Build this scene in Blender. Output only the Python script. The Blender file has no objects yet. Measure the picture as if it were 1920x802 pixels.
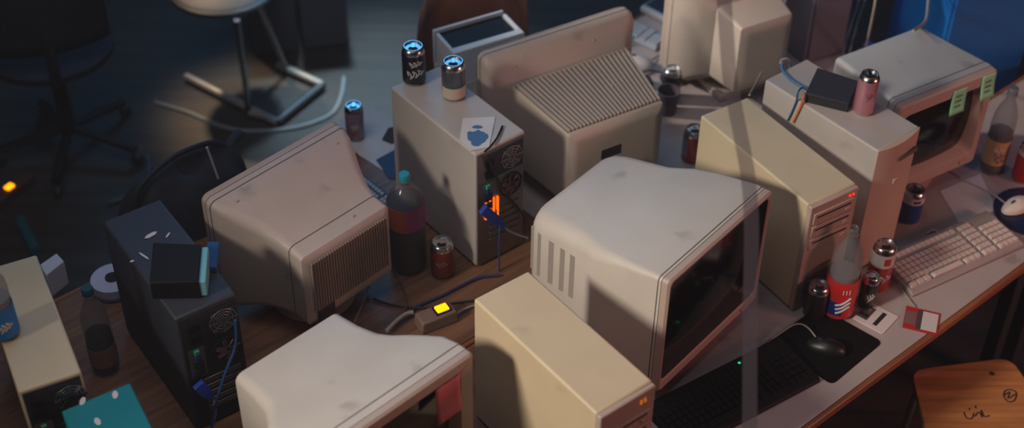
import bpy, bmesh, math, random
from mathutils import Vector, Matrix
random.seed(4)
S = bpy.context.scene
COL = S.collection
PI = math.pi
TZ = 0.74                                   # desk height above the floor
# ------------------------------------------------------------------ camera
F, PITCH, ROLL, HC = 2720.0, math.radians(40.607), math.radians(0.838), 2.826
FW = Vector((0, math.cos(PITCH), -math.sin(PITCH)))
UP0 = Vector((0, math.sin(PITCH), math.cos(PITCH)))
RT0 = Vector((1, 0, 0))
CR, SR = math.cos(ROLL), math.sin(ROLL)
RT = RT0 * CR + UP0 * SR
UP = UP0 * CR - RT0 * SR
CAM = Vector((0, 0, HC + TZ))
cd = bpy.data.cameras.new('camera'); cam = bpy.data.objects.new('camera', cd); COL.objects.link(cam)
m = Matrix((RT, UP, -FW)).transposed().to_4x4(); m.translation = CAM
cam.matrix_world = m
cd.sensor_width = 36; cd.lens = F / 1920 * 36; cd.clip_end = 60
cd.dof.use_dof = True; cd.dof.focus_distance = 3.75; cd.dof.aperture_fstop = 1.5
S.camera = cam

def ray(px, py):
    return FW + RT * ((px - 960) / F) - UP * ((py - 401) / F)
def at(px, py, z=0.0):                       # point of the photograph met at height z above the desk tops
    d = ray(px, py); t = (z + TZ - CAM.z) / d.z
    return CAM + d * t

def onplane(px, py, pt, n, off=0.):          # point of the photograph met on a vertical face
    d = ray(px, py); n = Vector(n); t = (Vector(pt) + n * off - CAM).dot(n) / d.dot(n)
    return CAM + d * t

# ------------------------------------------------------------------ materials
def lin(c):
    return tuple((v / 255 / 12.92) if v / 255 <= .04045 else ((v / 255 + .055) / 1.055) ** 2.4 for v in c) + (1,)
MATS = {}
def mat(name, rgb, rough=.5, metal=0., spec=.5, emit=0., alpha=1., trans=0., noise=.0, nscale=8., dirt=0., bump=0., coat=0., dark=None):
    if name in MATS: return MATS[name]
    M = bpy.data.materials.new(name); M.use_nodes = True
    N, L = M.node_tree.nodes, M.node_tree.links
    b = N['Principled BSDF']
    b.inputs['Base Color'].default_value = lin(rgb); b.inputs['Roughness'].default_value = rough
    b.inputs['Metallic'].default_value = metal; b.inputs['Specular IOR Level'].default_value = spec
    if coat: b.inputs['Coat Weight'].default_value = coat
    if trans: b.inputs['Transmission Weight'].default_value = trans; b.inputs['IOR'].default_value = 1.35
    if alpha < 1: b.inputs['Alpha'].default_value = alpha
    if emit:
        b.inputs['Emission Color'].default_value = lin(rgb); b.inputs['Emission Strength'].default_value = emit
    if noise or dirt or bump:
        tc = N.new('ShaderNodeTexCoord'); col = None
        if noise:
            n = N.new('ShaderNodeTexNoise'); n.inputs['Scale'].default_value = nscale; n.inputs['Detail'].default_value = 5
            L.new(tc.outputs['Object'], n.inputs['Vector'])
            r = N.new('ShaderNodeMapRange'); r.inputs['From Min'].default_value = .3; r.inputs['From Max'].default_value = .7
            r.inputs['To Min'].default_value = 1 - noise; r.inputs['To Max'].default_value = 1 + noise
            L.new(n.outputs['Fac'], r.inputs['Value'])
            mx = N.new('ShaderNodeMix'); mx.data_type = 'RGBA'; mx.blend_type = 'MULTIPLY'; mx.inputs['Factor'].default_value = 1
            mx.inputs['A'].default_value = lin(rgb); L.new(r.outputs['Result'], mx.inputs['B'])
            col = mx.outputs['Result']
        if dirt:
            v = N.new('ShaderNodeTexVoronoi'); v.inputs['Scale'].default_value = 6.5; v.feature = 'F1'
            n2 = N.new('ShaderNodeTexNoise'); n2.inputs['Scale'].default_value = 30
            ad = N.new('ShaderNodeMix'); ad.data_type = 'RGBA'; ad.blend_type = 'ADD'; ad.inputs['Factor'].default_value = .06
            L.new(tc.outputs['Object'], ad.inputs['A']); L.new(tc.outputs['Object'], n2.inputs['Vector']); L.new(n2.outputs['Color'], ad.inputs['B'])
            L.new(ad.outputs['Result'], v.inputs['Vector'])
            r = N.new('ShaderNodeMapRange'); r.inputs['From Min'].default_value = .08; r.inputs['From Max'].default_value = .2
            r.inputs['To Min'].default_value = dirt; r.inputs['To Max'].default_value = 0; L.new(v.outputs['Distance'], r.inputs['Value'])
            n3 = N.new('ShaderNodeTexNoise'); n3.inputs['Scale'].default_value = 5
            L.new(tc.outputs['Object'], n3.inputs['Vector'])
            r3 = N.new('ShaderNodeMapRange'); r3.inputs['From Min'].default_value = .46; r3.inputs['From Max'].default_value = .6; L.new(n3.outputs['Fac'], r3.inputs['Value'])
            mu = N.new('ShaderNodeMath'); mu.operation = 'MULTIPLY'; L.new(r.outputs['Result'], mu.inputs[0]); L.new(r3.outputs['Result'], mu.inputs[1])
            mx = N.new('ShaderNodeMix'); mx.data_type = 'RGBA'; L.new(mu.outputs[0], mx.inputs['Factor'])
            if col: L.new(col, mx.inputs['A'])
            else: mx.inputs['A'].default_value = lin(rgb)
            mx.inputs['B'].default_value = lin(dark or (92, 88, 88)); col = mx.outputs['Result']
        if col: L.new(col, b.inputs['Base Color'])
        if bump:
            n = N.new('ShaderNodeTexNoise'); n.inputs['Scale'].default_value = 260; n.inputs['Detail'].default_value = 2
            L.new(tc.outputs['Object'], n.inputs['Vector'])
            bp = N.new('ShaderNodeBump'); bp.inputs['Strength'].default_value = bump; bp.inputs['Distance'].default_value = .002
            L.new(n.outputs['Fac'], bp.inputs['Height']); L.new(bp.outputs['Normal'], b.inputs['Normal'])
    MATS[name] = M
    return M
def plastic(name, rgb, dirt=.5, **k):
    return mat(name, rgb, rough=k.pop('rough', .5), noise=.05, nscale=7, dirt=dirt, bump=.12, **k)

WHITE = plastic('warm_white_plastic', (196, 186, 176))
ROSE = plastic('faded_beige_plastic', (188, 172, 162))
PUTTY = plastic('putty_plastic', (178, 164, 152))
CREAM = plastic('cream_paint', (204, 184, 152), dirt=.25)
CREAM2 = plastic('pale_cream_paint', (200, 184, 154), dirt=.2)
GREY = plastic('grey_beige_paint', (178, 170, 164), dirt=.25)
COOL = plastic('cool_grey_plastic', (176, 174, 172), dirt=.6)
CASE_SHADE = plastic('slate_paint', (50, 53, 64), dirt=.2)  # shade over the left tower, put into its base colour
BEZEL = plastic('bezel_plastic', (178, 158, 146), dirt=.1)
SLOT = mat('shadow_slot', (96, 88, 82), .7)
BLACK = mat('black_plastic', (13, 12, 13), .6, spec=.25, noise=.15, nscale=20)
BLACKM = mat('black_rubber', (10, 9, 10), .9, spec=.15, noise=.2, nscale=60)
DARK = mat('dark_plastic', (38, 38, 44), .5, noise=.1)
GLASS = mat('screen_glass', (10, 11, 13), .12, spec=.5)
ALU = mat('can_aluminium', (205, 205, 210), .24, metal=1)
STEEL = mat('steel_plate', (150, 148, 150), .4, metal=1, noise=.1)
LIDM = mat('can_lid', (214, 216, 220), .34, metal=1)
CHROME = mat('chrome_tube', (190, 190, 195), .25, metal=1)
HOLE = mat('opening_dark', (6, 6, 7), .8)
INK = mat('ink', (40, 26, 22), .8)
INKW = mat('white_print', (205, 200, 200), .6)
PAPER = mat('paper', (205, 203, 205), .8, noise=.05, nscale=15)
BLUEP = mat('blue_connector', (28, 58, 150), .45)
CBLUE = mat('blue_cable', (30, 70, 120), .45)
CGREY = mat('grey_cable', (150, 140, 132), .5)
CBLACK = mat('black_cable', (20, 20, 24), .5)
CORANGE = mat('orange_cable', (206, 120, 66), .5)
AMBER = mat('amber_light', (255, 150, 0), .4, emit=2.6)
ORANGE = mat('orange_light', (255, 96, 10), .4, emit=1.6)
GREENL = mat('green_light', (0, 200, 110), .4, emit=1.2)
REDL = mat('red_light', (255, 60, 30), .4, emit=.8)
AMBERD = mat('amber_digits', (230, 130, 20), .4, emit=.4)

def wood(name, a, b, rough=.5, scale=3.0, rot=0.):
    M = bpy.data.materials.new(name); M.use_nodes = True
    N, L = M.node_tree.nodes, M.node_tree.links; bs = N['Principled BSDF']
    tc = N.new('ShaderNodeTexCoord'); mp = N.new('ShaderNodeMapping')
    mp.inputs['Scale'].default_value = (scale * .35, scale * 5, scale); mp.inputs['Rotation'].default_value = (0, 0, rot)
    n = N.new('ShaderNodeTexNoise'); n.inputs['Scale'].default_value = 3; n.inputs['Detail'].default_value = 8; n.inputs['Distortion'].default_value = .6
    r = N.new('ShaderNodeValToRGB'); r.color_ramp.elements[0].color = lin(a); r.color_ramp.elements[1].color = lin(b)
    r.color_ramp.elements[0].position = .32; r.color_ramp.elements[1].position = .68
    L.new(tc.outputs['Object'], mp.inputs['Vector']); L.new(mp.outputs['Vector'], n.inputs['Vector']); L.new(n.outputs['Fac'], r.inputs['Fac']); L.new(r.outputs['Color'], bs.inputs['Base Color'])
    bs.inputs['Roughness'].default_value = rough
    bp = N.new('ShaderNodeBump'); bp.inputs['Strength'].default_value = .1; L.new(n.outputs['Fac'], bp.inputs['Height']); L.new(bp.outputs['Normal'], bs.inputs['Normal'])
    return M
WOOD = wood('brown_desk_wood', (92, 62, 44), (132, 92, 64), .5)
EDGEW = wood('edge_wood', (120, 72, 46), (150, 94, 60), .5)
PLY = wood('chair_plywood', (150, 98, 56), (190, 130, 78), .45)
PLYD = wood('dark_plywood', (112, 80, 66), (140, 102, 84), .45)
LAM = plastic('pale_laminate', (168, 156, 152), dirt=.35, dark=(96, 76, 70))

# ------------------------------------------------------------------ mesh helpers
class MB:
    def __init__(s): s.b = bmesh.new()
    def quad(s, *p):
        return s.b.faces.new([s.b.verts.new(q) for q in p])
    def box(s, c, d, M=None, taper=None):
        hx, hy, hz = d[0] / 2, d[1] / 2, d[2] / 2; vs = []
        for z in (-1, 1):
            t = taper if (taper and z > 0) else 1
            for x, y in ((-1, -1), (1, -1), (1, 1), (-1, 1)):
                p = Vector((c[0] + x * hx * t, c[1] + y * hy * t, c[2] + z * hz))
                vs.append(s.b.verts.new(M @ p if M else p))
        for f in ((3, 2, 1, 0), (4, 5, 6, 7), (0, 1, 5, 4), (1, 2, 6, 5), (2, 3, 7, 6), (3, 0, 4, 7)):
            s.b.faces.new([vs[i] for i in f])
        return s
    def prism(s, pts, z0, z1):
        a = [s.b.verts.new((p[0], p[1], z0)) for p in pts]; c = [s.b.verts.new((p[0], p[1], z1)) for p in pts]
        n = len(pts); s.b.faces.new(a[::-1]); s.b.faces.new(c)
        for i in range(n): s.b.faces.new((a[i], a[(i + 1) % n], c[(i + 1) % n], c[i]))
        return s
    def lathe(s, prof, seg=40, c=(0, 0, 0), a0=0, a1=2 * PI, M=None):
        full = abs(a1 - a0 - 2 * PI) < 1e-6; n = seg if full else seg + 1; rings = []
        for r, z in prof:
            if r < 1e-6: rings.append([s.b.verts.new(tr(M, (c[0], c[1], c[2] + z)))]); continue
            rings.append([s.b.verts.new(tr(M, (c[0] + r * math.cos(a0 + (a1 - a0) * i / seg), c[1] + r * math.sin(a0 + (a1 - a0) * i / seg), c[2] + z))) for i in range(n)])
        for A, B in zip(rings, rings[1:]):
            for i in range(seg):
                j = (i + 1) % n
                q = [A[i % len(A)], A[j % len(A)], B[j % len(B)], B[i % len(B)]]; u = []
                for v in q:
                    if v not in u: u.append(v)
                if len(u) > 2: s.b.faces.new(u)
        return s
    def tube(s, pts, r, seg=8, smooth=4, flat=1.0):
        P = [Vector(p) for p in pts]
        if smooth and len(P) > 2: P = crom(P, smooth)
        rings = []; nrm = None
        for i, p in enumerate(P):
            t = (P[min(i + 1, len(P) - 1)] - P[max(i - 1, 0)]).normalized()
            if nrm is None:
                nrm = t.cross(Vector((0, 0, 1)))
                if nrm.length < .05: nrm = t.cross(Vector((1, 0, 0)))
            nrm = (nrm - t * nrm.dot(t)).normalized(); bn = t.cross(nrm)
            rings.append([s.b.verts.new(p + nrm * (r * math.cos(2 * PI * k / seg)) + bn * (r * flat * math.sin(2 * PI * k / seg))) for k in range(seg)])
        for A, B in zip(rings, rings[1:]):
            for k in range(seg): s.b.faces.new((A[k], A[(k + 1) % seg], B[(k + 1) % seg], B[k]))
        s.b.faces.new(rings[0][::-1]); s.b.faces.new(rings[-1])
        return s
    def loft(s, rings, cap0=True, cap1=True):
        R = [[s.b.verts.new(p) for p in r] for r in rings]; n = len(R[0])
        for A, B in zip(R, R[1:]):
            for i in range(n): s.b.faces.new((A[i], A[(i + 1) % n], B[(i + 1) % n], B[i]))
        if cap0: s.b.faces.new(R[0][::-1])
        if cap1: s.b.faces.new(R[-1])
        return s
    def grid(s, fn, nu, nv):
        V = [[s.b.verts.new(fn(i / nu, j / nv)) for j in range(nv + 1)] for i in range(nu + 1)]
        for i in range(nu):
            for j in range(nv): s.b.faces.new((V[i][j], V[i + 1][j], V[i + 1][j + 1], V[i][j + 1]))
        return s
    def build(s, name, m, parent=None, bev=0, sharp=38, seg=2, solid=0):
        bmesh.ops.recalc_face_normals(s.b, faces=s.b.faces)
        me = bpy.data.meshes.new(name); s.b.to_mesh(me); s.b.free()
        for p in me.polygons: p.use_smooth = True
        me.set_sharp_from_angle(angle=math.radians(sharp))
        me.materials.append(m)
        o = bpy.data.objects.new(name, me); COL.objects.link(o)
        if parent: o.parent = parent
        if solid:
            d = o.modifiers.new('solid', 'SOLIDIFY'); d.thickness = solid; d.offset = 0
        if bev:
            d = o.modifiers.new('bevel', 'BEVEL'); d.width = bev; d.segments = seg; d.limit_method = 'ANGLE'; d.angle_limit = math.radians(35); d.harden_normals = False
        return o
def tr(M, p):
    p = Vector(p); return M @ p if M else p
def crom(P, k):
    out = []
    for i in range(len(P) - 1):
        a, b, c, d = P[max(i - 1, 0)], P[i], P[i + 1], P[min(i + 2, len(P) - 1)]
        for j in range(k):
            t = j / k
            out.append(.5 * ((2 * b) + (c - a) * t + (2 * a - 5 * b + 4 * c - d) * t * t + (3 * b - a - 3 * c + d) * t ** 3))
    return out + [P[-1]]
def tag(o, label, cat, group=None, kind=None):
    o['label'] = label; o['category'] = cat
    if group: o['group'] = group
    if kind: o['kind'] = kind
    return o
def thing(name, label, cat, loc, rotz=0, group=None):
    o = bpy.data.objects.new(name, None); COL.objects.link(o); o.empty_display_size = .05
    o.location = loc; o.rotation_euler = (0, 0, rotz)
    return tag(o, label, cat, group)
def world(x, y, z=0): return Vector((x, y, z + TZ))
def rr(hw, zb, zt, r, y, k=4, cx=0.):
    r = min(r, hw * .95, (zt - zb) * .45); pts = []
    for (sx, sz, a) in ((1, 1, 0), (-1, 1, PI / 2), (-1, -1, PI), (1, -1, 1.5 * PI)):
        ox = cx + sx * (hw - r); oz = (zt - r) if sz > 0 else (zb + r)
        for i in range(k + 1):
            t = a + PI / 2 * i / k; pts.append((ox + r * math.cos(t), y, oz + r * math.sin(t)))
    return pts
R = math.radians
U = Vector((math.cos(R(41)), math.sin(R(41)), 0)); WV = Vector((math.sin(R(41)), -math.cos(R(41)), 0))
def uw(u, w, z=0): return U * u + WV * w + Vector((0, 0, z + TZ))

# ------------------------------------------------------------------ floor and desks
fl = MB().box((0, 3.5, -.02), (14, 12, .04)).build('floor', wood('floor_boards', (42, 37, 34), (64, 55, 48), .6, 1.2)); fl['kind'] = 'structure'
wl = MB().box((0, 9.0, 1.6), (14, .1, 3.2)).build('wall_back', plastic('wall_paint', (44, 52, 66), dirt=0)); wl['kind'] = 'structure'

def desk(label, u0, u1, w0, w1, top, edge_sides, edge):
    t = thing('desk', label, 'desk', uw((u0 + u1) / 2, (w0 + w1) / 2, -TZ), R(41), 'desks pushed together back to back')
    L, D = u1 - u0, abs(w1 - w0)
    MB().box((0, 0, TZ - .0125), (L, D - .03, .025)).build('tabletop', top, t, bev=.002)
    for sy in (-1, 1):
        MB().box((0, sy * (D / 2 - .0075), TZ - .015), (L, .015, .03)).build('edge_band', edge, t, bev=.006)
        MB().box((0, sy * (D / 2 - .08), TZ - .06), (L - .16, .02, .07)).build('apron', STEEL, t)
    for sx in (-1, 1):
        for sy in (-1, 1):
            MB().box((sx * (L / 2 - .07), sy * (D / 2 - .07), (TZ - .026) / 2), (.045, .045, TZ - .026)).build('leg', DARK, t, bev=.004)
    return t
desk('brown wooden desk under the beige monitor with the grooved back', -.6, 2.2, -3.03, -2.15, WOOD, 1, EDGEW)
desk('pale laminate desk far behind, under the ribbed monitor', 2.204, 3.6, -3.03, -2.15, LAM, 1, EDGEW)
desk('brown desk mostly hidden under the front monitor with the pink note', -.6, 1.75, -2.146, -1.362, WOOD, 1, EDGEW)
desk('pale laminate desk with wooden front edge, holding keyboards and floppy disks', 1.754, 3.34, -2.146, -1.362, LAM, 1, EDGEW)
desk('shallower pale laminate desk at the far right, under the blue mouse pad', 3.344, 4.7, -1.93, -1.362, LAM, 1, EDGEW)

# ------------------------------------------------------------------ CRT monitors
def interp(secs, y):
    for a, b in zip(secs, secs[1:]):
        if a[0] <= y <= b[0]:
            t = (y - a[0]) / (b[0] - a[0] + 1e-9)
            return [a[i] + (b[i] - a[i]) * t for i in range(1, 5)]
    return list(secs[-1][1:])
def crt(label, mid, rot, secs, m, bz, screen, recess=.03, grooves=(), bulge=.02, stand=True, group=None, buttons=True, inner=None, rin=(.012, .03)):
    """secs: (y from the screen side backwards, half width, bottom, top, corner radius); screen: side, top, bottom borders"""
    t = thing('crt_monitor', label, 'monitor', world(mid[0], mid[1]), R(rot), 'bulky tube monitors on the desks')
    y0 = .022
    rings = [rr(*interp(secs, y0), y0)] + [rr(*s[1:], s[0]) for s in secs if s[0] > y0 + .004]
    ly, lw, lb, lt, lr = secs[-1]
    a_, b_ = rin
    rings.append(rr(lw - a_, lb + a_, lt - a_, lr, ly + a_ * .75)); rings.append(rr(lw - b_, lb + b_, lt - b_, lr, ly + a_))
    body = MB().loft(rings, cap0=False).build('housing', m, t, sharp=32)
    # bezel: outer shell back from the front, lip, and the slope down to the glass
    hw, zb, zt, r = secs[0][1:]
    sd, tp, bt = screen
    h2 = interp(secs, .02)
    ring = [rr(*h2, .0205), rr(hw, zb, zt, r, .004), rr(hw - .005, zb + .005, zt - .005, r, -.002),
            rr(hw - sd, zb + bt, zt - tp, .02, -.001), rr(hw - sd - .004, zb + bt + .004, zt - tp - .004, .02, .003),
            rr(hw - sd - recess * .7, zb + bt + recess * .6, zt - tp - recess * .6, .03, recess)]
    if inner:
        bzo = MB().loft(ring[:5], False, False).build('bezel', bz, t, sharp=35)
        MB().loft(ring[4:], False, False).build('screen_surround', inner, bzo)
    else:
        MB().loft(ring, False, False).build('bezel', bz, t, sharp=35)
    gw, g0, g1 = hw - sd - recess * .6, zb + bt + recess * .5, zt - tp - recess * .5
    def f(a, b):
        x, z = (a * 2 - 1), (b * 2 - 1)
        return ((x * gw), recess + .004 - bulge * (1 - .5 * x * x - .5 * z * z), g0 + (g1 - g0) * b)
    MB().grid(f, 14, 12).build('screen', GLASS, t)
    for gy in grooves:
        w_, b_, t_, r_ = interp(secs, gy)
        MB().loft([rr(w_ + .0008, b_ - .0008, t_ + .0008, r_, gy - .0013), rr(w_ + .0008, b_ - .0008, t_ + .0008, r_, gy + .0013)], False, False).build('seam', SLOT, t)
    if buttons:
        MB().box((hw * .72, -.003, zb + bt * .5), (.03, .006, .01)).build('power_button', bz, t, bev=.002)
    if stand:
        yc = ly * .45; nb = interp(secs, yc)[1]
        MB().lathe([(.0, .001), (.115, .001), (.118, .008), (.10, .018), (.06, .022), (.06, nb + .012), (0, nb + .012)], 36, (0, yc, 0)).build('swivel_base', bz, t)
    return t

C_secs = [(0, .231, .05, .44, .012), (.05, .233, .05, .438, .014), (.16, .232, .055, .42, .022), (.225, .229, .06, .408, .034), (.26, .216, .07, .4, .036), (.295, .205, .08, .393, .04), (.36, .2, .085, .383, .045), (.42, .196, .09, .374, .05), (.452, .188, .094, .366, .05), (.47, .172, .10, .357, .05)]
crtC = crt('largest whitish monitor at the centre, dark screen turned toward the desk edge', (.527, 2.716), 50.3, C_secs, WHITE, BEZEL, (.009, .012, .028), grooves=(.03,), inner=mat('dark_surround', (30, 28, 28), .5))
for sx in (-1, 1):
    for i, y in enumerate((.455, .425, .385, .345, .31)):
        w_, b_, t_, r_ = interp(C_secs, y)
        MB().box((sx * (w_ - .0022), y, .25), (.0055, .02, .15), None).build('vent_slot', mat('soft_slot', (150, 141, 134), .7), crtC, bev=.0015)  # recess shade put into a darker tone; the slots stand slightly proud
D_secs = [(0, .248, .05, .43, .01), (.05, .251, .05, .426, .012), (.095, .249, .055, .42, .02), (.135, .235, .06, .41, .03), (.17, .215, .07, .4, .03), (.205, .19, .08, .39, .03), (.24, .172, .085, .383, .03), (.30, .161, .09, .372, .028), (.375, .155, .09, .36, .022)]
crtD = crt('whitish monitor closest to us, cut by the lower frame, pink note on its screen', (-.259, 2.133), 45, D_secs, WHITE, BEZEL, (.04, .035, .05), grooves=(.045,), rin=(.006, .016))
A_secs = [(0, .23, .05, .42, .02), (.04, .231, .05, .416, .02), (.07, .224, .055, .41, .025), (.11, .205, .07, .397, .03), (.16, .18, .085, .378, .03), (.21, .16, .09, .358, .025), (.25, .152, .095, .343, .02), (.296, .15, .095, .333, .012)]
crtA = crt('beige monitor with a grooved back panel facing us, left of the cola bottle', (-.649, 3.03), 47 + 180, A_secs, ROSE, BEZEL, (.03, .03, .05), grooves=(.04, .25))
g = MB(); n = 30
for i in range(n):
    x = -.128 + .256 * i / (n - 1)
    g.box((x, .3085, .225), (.0045, .007, .17))
g.build('vent_grille', plastic('grille_plastic', (150, 130, 118), dirt=0), crtA)
MB().box((.095, .309, .118), (.055, .01, .045)).build('socket_panel', DARK, crtA, bev=.002)
B_secs = [(0, .25, .05, .43, .02), (.012, .261, .05, .44, .02), (.05, .262, .05, .44, .02), (.068, .258, .055, .43, .024), (.085, .245, .06, .41, .04), (.105, .222, .07, .378, .03), (.12, .203, .08, .361, .014), (.24, .183, .08, .348, .012), (.372, .163, .08, .334, .008)]
crtB = crt('large beige monitor with a sloping ribbed vent on its back', (.105, 3.651), 30.9 + 180, B_secs, PUTTY, BEZEL, (.03, .03, .05), grooves=(.04,))
g = MB(); n = 25
for i in range(n):
    f_ = -.955 + 1.91 * i / (n - 1)
    a, b = interp(B_secs, .126), interp(B_secs, .362)
    p0 = Vector((f_ * (a[0] - .004), .126, a[2] + .001)); p1 = Vector((f_ * (b[0] - .004), .362, b[2] + .001))
    hw0, hw1 = .0042, .0034
    g.loft([[p0 + Vector((-hw0, 0, -.002)), p0 + Vector((-hw0, 0, .009)), p0 + Vector((hw0, 0, .009)), p0 + Vector((hw0, 0, -.002))],
            [p1 + Vector((-hw1, 0, -.002)), p1 + Vector((-hw1, 0, .008)), p1 + Vector((hw1, 0, .008)), p1 + Vector((hw1, 0, -.002))]])
vg = g.build('vent_grille', PUTTY, crtB)
MB().loft([[(-a[0] + .008, .127, a[2] + .0008), (a[0] - .008, .127, a[2] + .0008), (a[0] - .008, .127, a[2] + .0022), (-a[0] + .008, .127, a[2] + .0022)],
           [(-b[0] + .006, .361, b[2] + .0008), (b[0] - .006, .361, b[2] + .0008), (b[0] - .006, .361, b[2] + .0022), (-b[0] + .006, .361, b[2] + .0022)]]).build('grille_backing', mat('grille_dark', (70, 62, 58), .8), vg)  # dark sheet painting the shade between the ribs
MB().box((.02, .3815, .23), (.07, .006, .035)).build('rear_label', DARK, crtB, bev=.001)
E_secs = [(0, .1915, .055, .40, .014), (.035, .193, .055, .402, .014), (.05, .191, .057, .401, .014), (.15, .181, .07, .396, .014), (.25, .174, .085, .39, .014), (.285, .172, .09, .388, .012), (.30, .168, .095, .382, .012)]
crtE = crt('grey monitor at the far right with green notes on its dark screen', (1.256, 3.415), 31.6, E_secs, COOL, BEZEL, (.025, .042, .042), recess=.032, grooves=(.046,))
F_secs = [(0, .188, .03, .42, .02), (.035, .19, .03, .42, .02), (.09, .187, .035, .415, .025), (.13, .18, .04, .405, .03), (.165, .15, .06, .375, .03), (.19, .118, .075, .35, .02), (.30, .1, .08, .325, .01)]
crtF = crt('small-backed beige monitor standing beyond the cans at the upper edge of view', (.78 - .525 * .31 + .032, 3.867 + .851 * .31), 29 + 180, F_secs, PUTTY, BEZEL, (.03, .03, .05), grooves=(.05,), stand=False)
MB().box((0, .14, .016), (.2, .2, .03)).build('foot_block', PUTTY, crtF, bev=.006)

def screw(o, x, y, z, ax=(0, 0, 1), r=.005):
    q = Vector((0, 0, 1)).rotation_difference(Vector(ax)).to_matrix().to_4x4()
    MB().lathe([(0, .003), (r * .7, .0028), (r, 0), (r, -.006)], 14, M=Matrix.Translation((x, y, z)) @ q).build('screw_cap', PUTTY, o)
screw(crtA, -.17, .075, .409); screw(crtA, .17, .075, .409); screw(crtA, -.05, .27, .3395)
screw(crtB, -.1, .088, .405, (0, .85, .5)); screw(crtB, .17, .088, .405, (0, .85, .5)); screw(crtB, -.06, .25, .354)
# ------------------------------------------------------------------ computer towers
def tower(label, cen, yaw, L, W, H, m, group='computer towers on the desks', bev=.006):
    t = thing('computer_tower', label, 'computer', world(*cen), R(yaw + 90), group)
    MB().box((0, .0, H / 2 + .004), (W, L, H - .008)).build('case', m, t, bev=bev, seg=3)
    for sx in (-1, 1):
        for sy in (-1, 1):
            MB().lathe([(0, 0), (.011, 0), (.012, .006), (0, .006)], 12, (sx * (W / 2 - .025), sy * (L / 2 - .04), 0)).build('foot', BLACKM, t)
    return t
def rear(t, L, W, H, dark=False):
    """rear plate facing local -y: supply with fan, port plate, slots, lower fan"""
    y = -L / 2
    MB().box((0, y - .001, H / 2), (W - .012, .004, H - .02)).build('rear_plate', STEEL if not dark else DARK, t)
    # power supply
    p = MB().box((.012, y - .003, H - .062), (W * .74, .004, .088)).build('power_supply', DARK, t)
    fan = MB()
    for k in range(4): fan.lathe([(.007 + k * .0085, 0), (.0105 + k * .0085, 0)], 28, M=Matrix.Translation((.035, y - .0065, H - .062)) @ Matrix.Rotation(PI / 2, 4, 'X'))
    for k in range(4):
        fan.box((0, 0, 0), (.076, .002, .006), Matrix.Translation((.035, y - .0065, H - .062)) @ Matrix.Rotation(PI / 4 * k, 4, 'Y'))
    fan.build('fan_grille', STEEL, p, solid=.0015)
    MB().box((-.04, y - .006, H - .05), (.028, .004, .022)).build('mains_socket', BLACK, p)
    MB().box((-.04, y - .006, H - .085), (.028, .004, .022)).build('mains_socket', BLACK, p)
    # port cluster
    io = MB().box((-W * .28, y - .003, H - .165), (.042, .004, .1)).build('port_panel', STEEL, t)
    for k, (zz, mm) in enumerate(((.038, GREENP), (.022, BLUEP), (0, DARK), (-.028, DARK))):
        MB().box((-W * .28, y - .007, H - .165 + zz), (.026 if k > 1 else .012, .008, .012 if k < 2 else .02)).build('port', mm, io)
    # fan outlet
    fo = MB().lathe([(0, 0), (.034, 0), (.036, .004), (.04, .004), (.04, 0)], 32, M=Matrix.Translation((.035, y - .002, H - .16)) @ Matrix.Rotation(PI / 2, 4, 'X')).build('case_fan', DARK, t)
    fb = MB()
    for k in range(7):
        fb.box((.018, 0, 0), (.028, .002, .012), Matrix.Translation((.035, y - .0075, H - .16)) @ Matrix.Rotation(2 * PI / 7 * k, 4, 'Y') @ Matrix.Rotation(.4, 4, 'X'))
    fb.build('fan_blades', mat('fan_plastic', (92, 60, 58), .5), fo)
    for k in range(5):
        MB().box((.012, y - .0045, H - .235 - k * .024), (W * .62, .004, .016)).build('slot_cover', STEEL, t, bev=.001)
    return t
GREENP = mat('green_port', (60, 170, 120), .4)
T1 = tower('grey computer tower standing between the cola bottle and the ribbed monitor, two cans on top', (-.159, 3.261), -50.6, .394, .173, .415, GREY)
rear(T1, .394, .173, .415)
sl = MB()
for k in range(4): sl.box((-.055 + k * .014, -.394 / 2 - .0055, .21 - k * .004), (.005, .005, .075))
sl.build('lit_slot', ORANGE, T1)  # orange reflection on the slots, put in as glowing strips
G = tower('dark slate computer tower beside the beige grooved monitor, black case on its top', (-.853, 2.653), -54.3, .429, .16, .397, CASE_SHADE)  # case darkened by colour for the shade it stands in
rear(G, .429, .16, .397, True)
H = tower('cream computer tower at the far left, blue can on its top', (-1.147, 2.443), -62.6, .446, .143, .379, CREAM2)
rear(H, .446, .143, .379, True)

def bays(t, L, W, H, m, n, z0, lights=None):
    y = -L / 2
    pl = MB().box((0, y - .006, H / 2), (W - .002, .014, H - .006)).build('front_panel', m, t, bev=.004)
    for k in range(n):
        d = MB().box((0, y - .0135, H - z0 - k * .045), (W * .82, .006, .038)).build('drive_bay', m, t, bev=.002)
        MB().box((0, y - .0168, H - z0 - k * .045 + .006), (W * .7, .002, .004)).build('disk_slot', HOLE, d)
        MB().box((W * .28, y - .0175, H - z0 - k * .045 - .008), (.016, .004, .008)).build('eject_button', m, d, bev=.001)
    MB().box((W * .22, y - .014, H * .32), (.03, .006, .03)).build('power_button', m, t, bev=.003)
    g = MB()
    for k in range(7): g.box((0, y - .0135, .05 + k * .012), (W * .7, .003, .004))
    g.build('vent_slats', SLOT, t)
T2 = tower('cream computer tower right of the central monitor, red lights on its front', (.722, 3.142), -57.2, .457, .17, .383, CREAM2)
bays(T2, .457, .17, .383, BEZEL, 3, .05)
for k in range(2):
    MB().box((.052 + .012 * k, -.457 / 2 - .0145, .383 - .018), (.006, .004, .006)).build('indicator_light', REDL, T2)
T4 = tower('cream computer tower in front of the central monitor, amber digits on its front', (.117, 2.366), -51.9, .455, .166, .42, CREAM)
bays(T4, .455, .166, .42, BEZEL, 2, .085)
dg = MB()
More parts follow.
